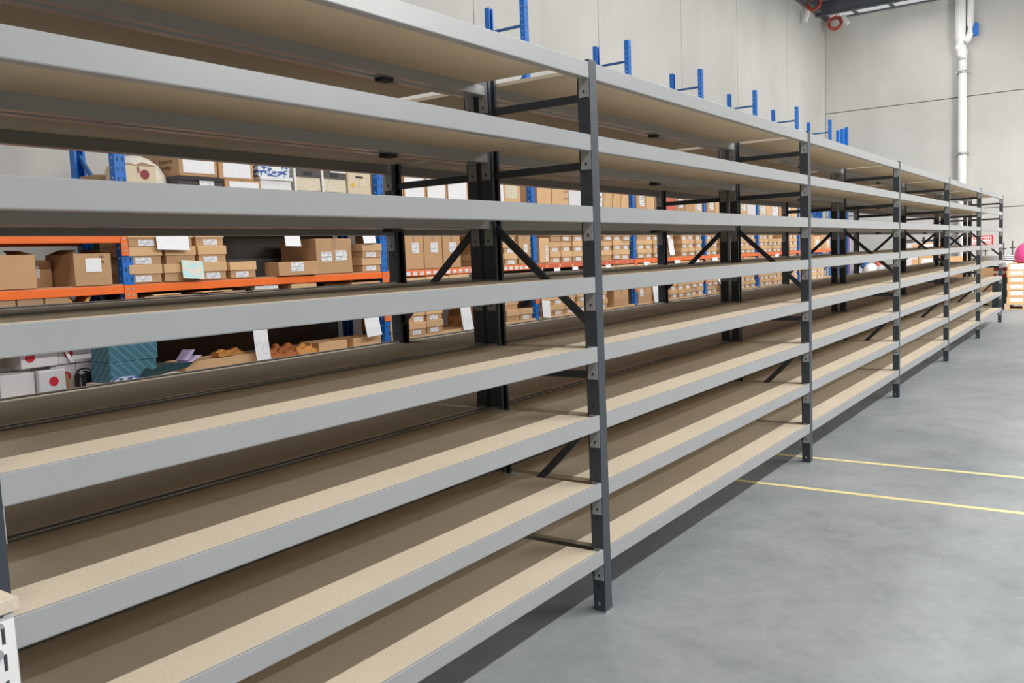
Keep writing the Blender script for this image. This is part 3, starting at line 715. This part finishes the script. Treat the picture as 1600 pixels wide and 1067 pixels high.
# ---- spare uprights standing beyond the last rack
def spare(x, y, h, m, label, lean=0):
    bm = BM(); w, s = .09, .07
    prism(bm, [(-w / 2, 0), (w / 2, 0), (w / 2, s), (w / 2 - .02, s), (w / 2 - .02, s - .004), (w / 2 - .004, s - .004), (w / 2 - .004, .004), (-w / 2 + .004, .004), (-w / 2 + .004, s - .004), (-w / 2 + .02, s - .004), (-w / 2 + .02, s), (-w / 2, s)], 2, 0, h)
    o = obj('spare_upright', bm, m, loc=(x, y, 0)); o.rotation_euler.x = lean
    tag(o, label, 'upright', 'spare racking uprights')
for k, x in enumerate((21.2, 21.38, 21.62, 21.95, 22.1)):
    spare(x, 4.40 + .05 * (k % 2), 4.62 + .05 * k, 'blue', 'spare blue upright standing past the last rack, %s of five from the left' % ORD[k])
for k, x in enumerate((22.25, 22.42)): spare(x, 4.42, 2.0, ['maroon', 'purple'][k], ['dark red spare upright, shorter than the blue ones', 'pale purple spare upright, shorter than the blue ones'][k])
for k, x in enumerate((21.62, 21.85, 22.05, 22.25)): spare(x, 5.15, 4.6 + .03 * (k % 2), 'blue', 'spare blue upright by the side wall behind the last rack, %s of four' % ORD[k])

# ---- loose goods on the bottom rack level and on a small stand before the first blue post
TZ = .743
t = thing('packing_stand', 'low packing stand in front of the first blue post, hidden under the teal cartons', 'stand', (.46, 4.0, 0))
bm = BM(); box(bm, -.34, .36, -.02, .38, .772, .799); obj('stand_top', bm, 'chip', t)
for a in (-.32, .30):
    for c_ in (0, .33):
        bm = BM(); box(bm, a, a + .035, c_, c_ + .035, 0, .772); obj('leg', bm, 'post', t)
def wcarton(x0, x1, z, h, label, y=4.47, circ=True, cx=.5, d=.3):
    t = carton(x0, x1, z, h, label, m='white_box', y=y, d=d, tape=False, group='white cartons with round red stickers')
    if circ:
        bm = BM(); w = x1 - x0; cyl(bm, ((cx - .5) * w, -.0015, h * .55), ((cx - .5) * w, 0, h * .55), .034, 20); obj('round_sticker', bm, 'red', t, label='round red printed sticker')
wcarton(-.20, -.012, TZ, .18, 'brightest white carton with a round red sticker, standing in front at lower left', y=4.40, cx=.54, d=.1)
wcarton(-.445, -.212, TZ, .178, 'white carton left of the bright red-sticker carton', circ=False, y=4.44)
wcarton(-.60, -.456, TZ, .148, 'white carton at the left edge of the photo, lowest shelf in view', circ=False, y=4.44)
wcarton(-.047, .140, TZ, .196, 'white red-sticker carton in the lower row behind the scanner, left one', cx=.6, y=4.535)
wcarton(.146, .327, TZ, .198, 'white red-sticker carton in the lower row behind the scanner, right one', cx=.45, y=4.535)
wcarton(-.263, .004, TZ + .20, .138, 'white red-sticker carton of the upper row, left one', cx=.25, y=4.51)
wcarton(.010, .293, TZ + .20, .138, 'white red-sticker carton of the upper row, right one with a loose paper tail', cx=.27, y=4.52)
bm = BM(); bar(bm, (0, 0, .09), (.04, -.01, 0), .024, .001, (0, 1, 0)); tag(obj('paper_strip', bm, 'blank', loc=(.055, 4.50, .955)), 'torn white paper strip hanging on a red-sticker carton', 'paper')
slab(-.004, .072, TZ, .125, 'small brown card piece behind the black scanner', m='kraft', y=4.515, d=.015, name='cardboard_piece')
slab(.228, .335, TZ, .125, 'brown card piece right of the black scanner', m='kraft', y=4.515, d=.015, name='cardboard_piece')
t = thing('barcode_scanner', 'glossy black hand scanner standing before the white cartons', 'scanner', (.155, 4.46, TZ))
bm = BM()
lathe(bm, [(.056, 0), (.068, .03), (.07, .10), (.062, .13), (.046, .15), (.022, .161), (.004, .165)], 20)
for v_ in bm.verts: v_.co.y *= .7
obj('scanner_body', bm, 'black', t)
bm = BM(); tube(bm, [(-.045, -.037, .01), (-.048, -.038, .09), (-.045, -.036, .125), (-.03, -.028, .15)], .004, 6); obj('chrome_trim', bm, 'zinc', t)
bm = BM(); cyl(bm, (0, 0, 0), (.03, 0, .05), .005, 8); tag(obj('pen', bm, 'green', loc=(.235, 4.45, TZ + .10)), 'bright green pen leaning at the right of the black scanner', 'pen')
t = carton(.166, .540, .80, .145, 'lower of the two battered teal cartons', m='teal', y=4.12, d=.25, tape=False, rz=.02)
t = carton(.170, .552, .946, .13, 'upper of the two battered teal cartons, white flap on its lid', m='teal', y=4.12, d=.25, tape=False, rz=-.02)
bm = BM(); box(bm, .05, .14, -.002, .06, .1305, .132); obj('torn_flap', bm, 'blank', t)
bm = BM(); prism(bm, [(0, 0), (.43, .055), (.48, .09), (.24, .11), (.13, .075), (.075, .10)], 1, 0, .006)
o = obj('card_flap', bm, 'teal_d', loc=(.31, 4.04, .80)); o.rotation_euler.x = .25; tag(o, 'dark teal sheet of card lying in front of the teal cartons', 'cardboard')
bm = BM(); box(bm, -.09, .09, 0, .1, 0, .03); box(bm, -.06, .08, -.004, .09, .03, .045); tag(obj('paper_pile', bm, 'bluewhite', loc=(.235, 3.99, .80), rz=.1), 'small pile of blue and white papers in front of the teal cartons', 'papers')
t = thing('kraft_tray', 'shallow open brown tray holding loose papers on the lowest visible shelf', 'tray', (1.383, 4.43, TZ))
bm = BM(); box(bm, -.386, .386, 0, .012, 0, .10); box(bm, -.386, .386, .28, .292, 0, .10); box(bm, -.386, -.374, .012, .28, 0, .10); box(bm, .374, .386, .012, .28, 0, .10); box(bm, -.374, .374, .012, .28, 0, .006); obj('tray_body', bm, 'kraft_l', t)
bm = BM(); prism(bm, [(-.27, .085), (-.12, .10), (.05, .09), (.24, .105), (.34, .085), (.34, .01), (-.27, .01)], 1, .06, .2); obj('crumpled_lining', bm, 'kraft_l', t)
bm = BM(); bar(bm, (-.11, 0, .0), (.02, .02, .05), .18, .002, (0, 0, 1)); bar(bm, (-.11, 0, .02), (-.03, .02, .10), .13, .002, (0, 0, 1)); tag(obj('loose_papers', bm, 'purple', loc=(1.09, 4.45, TZ + .10)), 'crumpled white and purple papers at the left end of the brown tray', 'papers')
def envp(x, z, w, h, m, label, y=4.43):
    bm = BM(); n = 9
    rr_ = random.Random(int(x * 100))
    for k in range(3):
        top = [(-w / 2 + w * q_ / n, h * (.45 + .18 * k) * (.6 + .4 * math.sin(q_ * .55 + x * 7 + k) ** 2) + rr_.uniform(0, .012)) for q_ in range(n + 1)]
        prism(bm, [(-w / 2, .0), (w / 2, .0)] + top[::-1], 1, .035 * k, .035 * k + .034)
    bmesh.ops.triangulate(bm, faces=bm.faces[:])
    o = obj('padded_envelope', bm, m, loc=(x, y, z), rz=R.uniform(-.12, .12)); tag(o, label, 'envelope', 'padded envelopes on the lowest visible shelf')
envp(1.50, TZ + .10, .26, .06, 'envelope', 'crumpled orange padded envelope lying on the brown tray, the leftmost', 4.50)
envp(1.88, TZ, .21, .165, 'envelope_d', 'dark orange padded envelope under the hanging printed sheet')
envp(2.11, TZ, .22, .175, 'envelope_d', 'dark orange padded envelope right of the hanging printed sheet', 4.46)
envp(2.30, TZ, .2, .15, 'envelope', 'light orange padded envelope, the rightmost of the heap', 4.42)
carton(2.47, 2.82, TZ, .11, 'flat closed brown carton right of the orange envelopes', m='kraft_l', y=4.44, d=.3, tape=False, rz=-.08)
carton(2.92, 3.32, TZ, .11, 'flat brown carton left of the second blue post, lowest visible shelf', m='kraft_l', y=4.44, d=.3, tape=False)

# ---- far end of the hall
def pallet(x, y0, y1, label, d=.9):
    t = thing('pallet', label, 'pallet', (x, (y0 + y1) / 2, 0)); w = (y1 - y0) / 2
    bm = BM()
    for k in range(3): a = -w + k * (w - .05); box(bm, 0, d, a, a + .1, .022, .11)
    obj('bearer', bm, 'wood', t)
    bm = BM()
    for k in range(7): box(bm, k * (d - .1) / 6, k * (d - .1) / 6 + .1, -w, w, .11, .132)
    for k in range(3): box(bm, k * (d - .1) / 2, k * (d - .1) / 2 + .1, -w, w, 0, .022)
    obj('deck_slats', bm, 'wood', t)
def fcarton(y0, y1, x, z, h, label, m='kraft_l', lab=None, d=.5, name='carton', cat='carton', group=None, labm='blank'):
    """carton seen end-on from the aisle: its visible face looks towards -x"""
    t = thing(name, label, cat, (x, (y0 + y1) / 2, z), 0, group); w = (y1 - y0) / 2
    bm = BM(); box(bm, 0, d, -w, w, 0, h, 0, .004); obj('carton_body', bm, m, t)
    if lab:
        u0, u1, v0, v1 = lab; bm = BM(); box(bm, -.002, 0, w - u1 * 2 * w, w - u0 * 2 * w, v0 * h, v1 * h); obj('paper_label', bm, labm, t)
pallet(19.0, -.52, .28, 'wooden pallet under the labelled carton stack at the right edge')
for k in range(6):
    h = .15
    fcarton(-.22, .245 - .01 * (k % 2), 19.05, .133 + h * k, h - .004, 'flat brown carton with white label, %s from bottom in the stack at the right edge' % ORD[k] if k else 'flat brown carton with white label, bottom of the stack at the right edge', lab=(.15, .68, .3, .85) if k < 5 else (.1, .75, .1, .95), group='stacked cartons at the right edge')
bm = BM(); lathe(bm, [(.20, 0), (.27, .03), (.29, .15), (.26, .28), (.2, .38), (.12, .44), (.05, .47)], 20)
tag(obj('pink_bundle', bm, 'pink', loc=(19.3, -.15, 1.033)), 'bright pink wrapped bundle on top of the labelled carton stack', 'bundle')
pallet(20.1, .36, .98, 'wooden pallet left of the labelled carton stack')
fcarton(.70, .94, 20.15, .133, .26, 'low brown carton on the pallet left of the green bin')
fcarton(.60, .93, 20.15, .395, .2, 'brown carton on the left pallet, second from bottom', lab=(.1, .5, .3, .8))
fcarton(.58, .95, 20.15, .60, .12, 'shaded brown carton on the left pallet, third from bottom', m='kraft')
fcarton(.56, .98, 20.15, .722, .22, 'wide pale brown carton at the top of the left pallet')
t = thing('waste_bin', 'dark green plastic bin between the two pallets', 'bin', (19.7, .42, 0))
bm = BM(); prism(bm, [(-.2, -.16), (.2, -.16), (.2, .16), (-.2, .16)], 2, 0, .66); obj('bin_body', bm, 'bin', t)
bm = BM(); box(bm, -.22, .22, -.18, .18, .66, .70); obj('bin_rim', bm, 'bin', t)
fcarton(.30, .56, 19.55, .702, .09, 'dark red box on the green bin, lower one', m='maroon', d=.3, lab=(.2, .5, .3, .7))
fcarton(.30, .54, 19.55, .795, .06, 'pale box between two dark red boxes on the green bin', m='cream', d=.3)
fcarton(.30, .56, 19.55, .857, .08, 'dark red box on the green bin, upper one', m='maroon', d=.3)
fcarton(.33, .54, 19.45, .94, .11, 'white printed box on the dark red boxes', m='label', d=.3)
# trolley with dark tubes
t = thing('tube_trolley', 'dark steel trolley loaded with black tubes behind the last shelving post', 'trolley', (21.2, .62, 0))
bm = BM(); box(bm, 0, .6, -.65, .65, 1.02, 1.05); obj('trolley_deck', bm, 'blackm', t)
for a in (-.62, .58):
    for c_ in (0, .56):
        bm = BM(); box(bm, c_, c_ + .04, a, a + .04, .06, 1.02); obj('leg', bm, 'blackm', t); 
bm = BM(); cyl(bm, (.02, -.6, .06), (.02, -.57, .06), .06, 14); cyl(bm, (.02, .57, .06), (.02, .6, .06), .06, 14); cyl(bm, (.58, -.6, .06), (.58, -.57, .06), .06, 14); cyl(bm, (.58, .57, .06), (.58, .6, .06), .06, 14); obj('wheel', bm, 'blackm', t)
for k in range(7):
    bm = BM(); zz = 1.0735 + .045 * [0, 0, 0, 1, 1, 1, 2][k]; xx = 21.26 + .05 * (k % 3)
    cyl(bm, (0, -.6 - .03 * (k % 3), 0), (0, .55 + .04 * (k % 2), 0), .022, 10)
    tag(obj('steel_tube', bm, 'blackm' if k % 3 else 'zinc', loc=(xx, .62, zz)), 'dark steel tube lying on the far trolley, one of a pile of seven', 'tube', 'tubes on the far trolley')
for k, (y_, h_) in enumerate(((.95, .22), (.55, .3), (.36, .34), (.12, .26))):
    bm = BM(); cyl(bm, (0, 0, 0), (0, 0, h_ + .14), .014, 8); bar(bm, (0, -.06, h_ * .5 + .14), (0, .06, h_ * .5 + .14), .03, .03)
    tag(obj('clamp_handle', bm, 'blackm', loc=(21.5, y_, 1.051)), 'black upright clamp handle over the far tubes, %s from the left' % ORD[k], 'handle', 'clamp handles on the far trolley')
fcarton(.28, 1.0, 20.3, .98, .07, 'flat white box on the left pallet cartons', m='white_box', d=.4)
# framed sign
t = thing('framed_sign', 'red framed notice on a thin stand behind the last shelving bay', 'sign', (21.9, 1.08, 0))
bm = BM(); w, h0, h1 = .26, 1.43, 1.69
box(bm, -.01, .01, -w, w, h0, h0 + .03); box(bm, -.01, .01, -w, w, h1 - .03, h1); box(bm, -.01, .01, -w, -w + .035, h0 + .03, h1 - .03); box(bm, -.01, .01, w - .035, w, h0 + .03, h1 - .03); obj('sign_frame', bm, 'red', t)
bm = BM(); box(bm, .0, .006, -w + .035, w - .035, h0 + .03, h1 - .03); obj('sign_panel', bm, 'white', t)
bm = BM()
for k in range(8): a = .19 - k * .05; box(bm, -.003, 0, a - .032, a, 1.58, 1.635)
for k in range(3): box(bm, -.003, 0, -.2, .2, 1.47 + k * .03, 1.482 + k * .03)
obj('sign_print', bm, 'red', t, label='red unreadable lettering')
bm = BM(); box(bm, .006, .03, -.02, .02, 0, 1.43); box(bm, -.15, .2, -.2, .2, 0, .02); obj('sign_stand', bm, 'zinc', t)
# goods on pallets left of the sign
pallet(20.6, 1.75, 2.85, 'wooden pallet under the tall white and brown cartons', d=1.0)
for r in range(4):
    fcarton(2.36, 2.82, 20.65, .133 + .36 * r, .355, 'pale carton, %s of the left stack past the fourth shelving post' % ROWN[r], m='white_box', lab=(.7, 1, .1, .9), labm='kraft_l')
    fcarton(1.86, 2.34, 20.65, .133 + .36 * r, .355, 'pale brown carton, %s of the right stack past the fourth shelving post' % ROWN[r], m='kraft_l', lab=(.15, .9, .1, .9))
bm = BM(); bar(bm, (0, -.2, .03), (0, .2, .05), .05, .05, (0, 0, 1)); cyl(bm, (0, .16, 0), (0, .16, .14), .03, 10); cyl(bm, (0, -.16, 0), (0, -.16, .1), .04, 10)
tag(obj('hand_tool', bm, 'blackm', loc=(20.85, 2.1, 1.575)), 'black hand tool lying on the tall brown cartons', 'tool')
fcarton(2.5, 2.75, 20.7, 1.575, .09, 'dark box on top of the pale left stack', m='dark_box', d=.3)
pallet(20.6, 1.15, 1.72, 'wooden pallet right of the tall cartons')
fcarton(1.2, 1.66, 20.65, .133, .5, 'dark brown crate, lower one right of the tall cartons', m='kraft_dark')
fcarton(1.2, 1.66, 20.65, .635, .3, 'dark brown crate, middle one right of the tall cartons', m='kraft')
fcarton(1.2, 1.66, 20.65, .937, .26, 'brown crate with a dark slot, top one right of the tall cartons', m='kraft_l', lab=(.05, .95, .3, .42), labm='kraft_dark')
pallet(20.3, 2.9, 3.95, 'wooden pallet carrying the heap of plastic sacks', d=1.0)
def sack(x, y, z, r_, h, m, label):
    bm = BM(); rr_ = random.Random(int(y * 100 + z * 10))
    lathe(bm, [(r_ * .7, 0), (r_, h * .15), (r_ * 1.02, h * .5), (r_ * .85, h * .8), (r_ * .4, h * .97), (r_ * .1, h)], 14)
    for v_ in bm.verts:
        v_.co.x *= 1 + rr_.uniform(-.1, .1); v_.co.y *= 1.05 + rr_.uniform(-.1, .1)
    o = obj('plastic_sack', bm, m, loc=(x, y, z)); tag(o, label, 'sack', 'plastic sacks on the far pallet')
for k, y_ in enumerate((3.12, 3.45, 3.78)):
    fcarton(y_ - .16, y_ + .16, 20.35, .133, .62, 'white carton under the heap of sacks, %s from the right' % ORD[k], m='white_box')
sack(20.55, 3.14, .755, .17, .30, 'white_box', 'white plastic sack at the right of the heap'); sack(20.55, 3.46, .755, .17, .34, 'white', 'white plastic sack in the middle of the heap')
sack(20.55, 3.78, .755, .16, .24, 'film', 'clear plastic sack at the left of the heap'); sack(20.85, 3.30, .755, .15, .42, 'redc', 'orange-red sack standing behind the white ones')
sack(20.85, 3.66, .755, .12, .38, 'blue_d', 'dark blue sack behind the clear one')
fcarton(2.92, 3.0, 20.3, .755, .3, 'narrow dark box at the right end of the sack heap', m='dark_box', d=.2)

# ------------------------------------------------------------------ light: long rows of fittings under the roof
def strip(y, z, power, w=.5, x0=-8.5, x1=23.0, col=(1, .985, .96)):
    l = bpy.data.lights.new('roof_light', 'AREA'); l.shape = 'RECTANGLE'; l.size = x1 - x0; l.size_y = w; l.energy = power; l.color = col
    o = bpy.data.objects.new('roof_light', l); C.objects.link(o); o.location = ((x0 + x1) / 2, y, z)
    return o
strip(-5.4, 8.0, 2200, .16)
strip(-11.2, 8.0, 1250, .3)
strip(2.7, 8.0, 680, .9)
# daylight through a band of high windows across the hall
l = bpy.data.lights.new('window_daylight', 'AREA'); l.shape = 'RECTANGLE'; l.size = 7; l.size_y = .9; l.energy = 600; l.color = (1, .97, .92)
o = bpy.data.objects.new('window_daylight', l); C.objects.link(o); o.location = (9.5, -12, 7.1); o.rotation_euler = (math.radians(90), 0, 0)
# added fill aimed at the end wall and far floor, no real fitting there
l = bpy.data.lights.new('end_wall_fill', 'AREA'); l.shape = 'RECTANGLE'; l.size = 2.5; l.size_y = 1.5; l.energy = 340; l.color = (1, .965, .91); l.spread = math.radians(95)
o = bpy.data.objects.new('end_wall_fill', l); C.objects.link(o); o.location = (13.5, -7.5, 4.2)
o.rotation_euler = (Vector((24, .2, .6)) - o.location).to_track_quat('-Z', 'Y').to_euler()
w = bpy.data.worlds.new('World'); sc.world = w; w.use_nodes = True
w.node_tree.nodes['Background'].inputs[0].default_value = (.93, .97, 1, 1)
w.node_tree.nodes['Background'].inputs[1].default_value = .05

# ------------------------------------------------------------------ camera
yaw, pitch, roll, F = .95789, -.09471, -.04049, 1357.045
f = Vector((math.sin(yaw) * math.cos(pitch), math.cos(yaw) * math.cos(pitch), math.sin(pitch)))
r = Vector((math.cos(yaw), -math.sin(yaw), 0)); u = r.cross(f)
c_, s_ = math.cos(roll), math.sin(roll)
r2, u2 = c_ * r + s_ * u, -s_ * r + c_ * u
cd = bpy.data.cameras.new('camera'); cam = bpy.data.objects.new('camera', cd); C.objects.link(cam)
cd.sensor_fit = 'HORIZONTAL'; cd.sensor_width = 36; cd.lens = F / 1600 * 36; cd.clip_start = .05; cd.clip_end = 200
cam.matrix_world = Matrix(((r2.x, u2.x, -f.x, -3.25862), (r2.y, u2.y, -f.y, -1.84201), (r2.z, u2.z, -f.z, 1.58176), (0, 0, 0, 1)))
sc.camera = cam
sc.view_settings.view_transform = 'Standard'; sc.view_settings.look = 'None'; sc.view_settings.gamma = 1
sc.view_settings.use_curve_mapping = False; sc.view_settings.exposure = 0
sc.cycles.use_denoising = True
sc.cycles.max_bounces = 8; sc.cycles.diffuse_bounces = 5; sc.cycles.glossy_bounces = 4
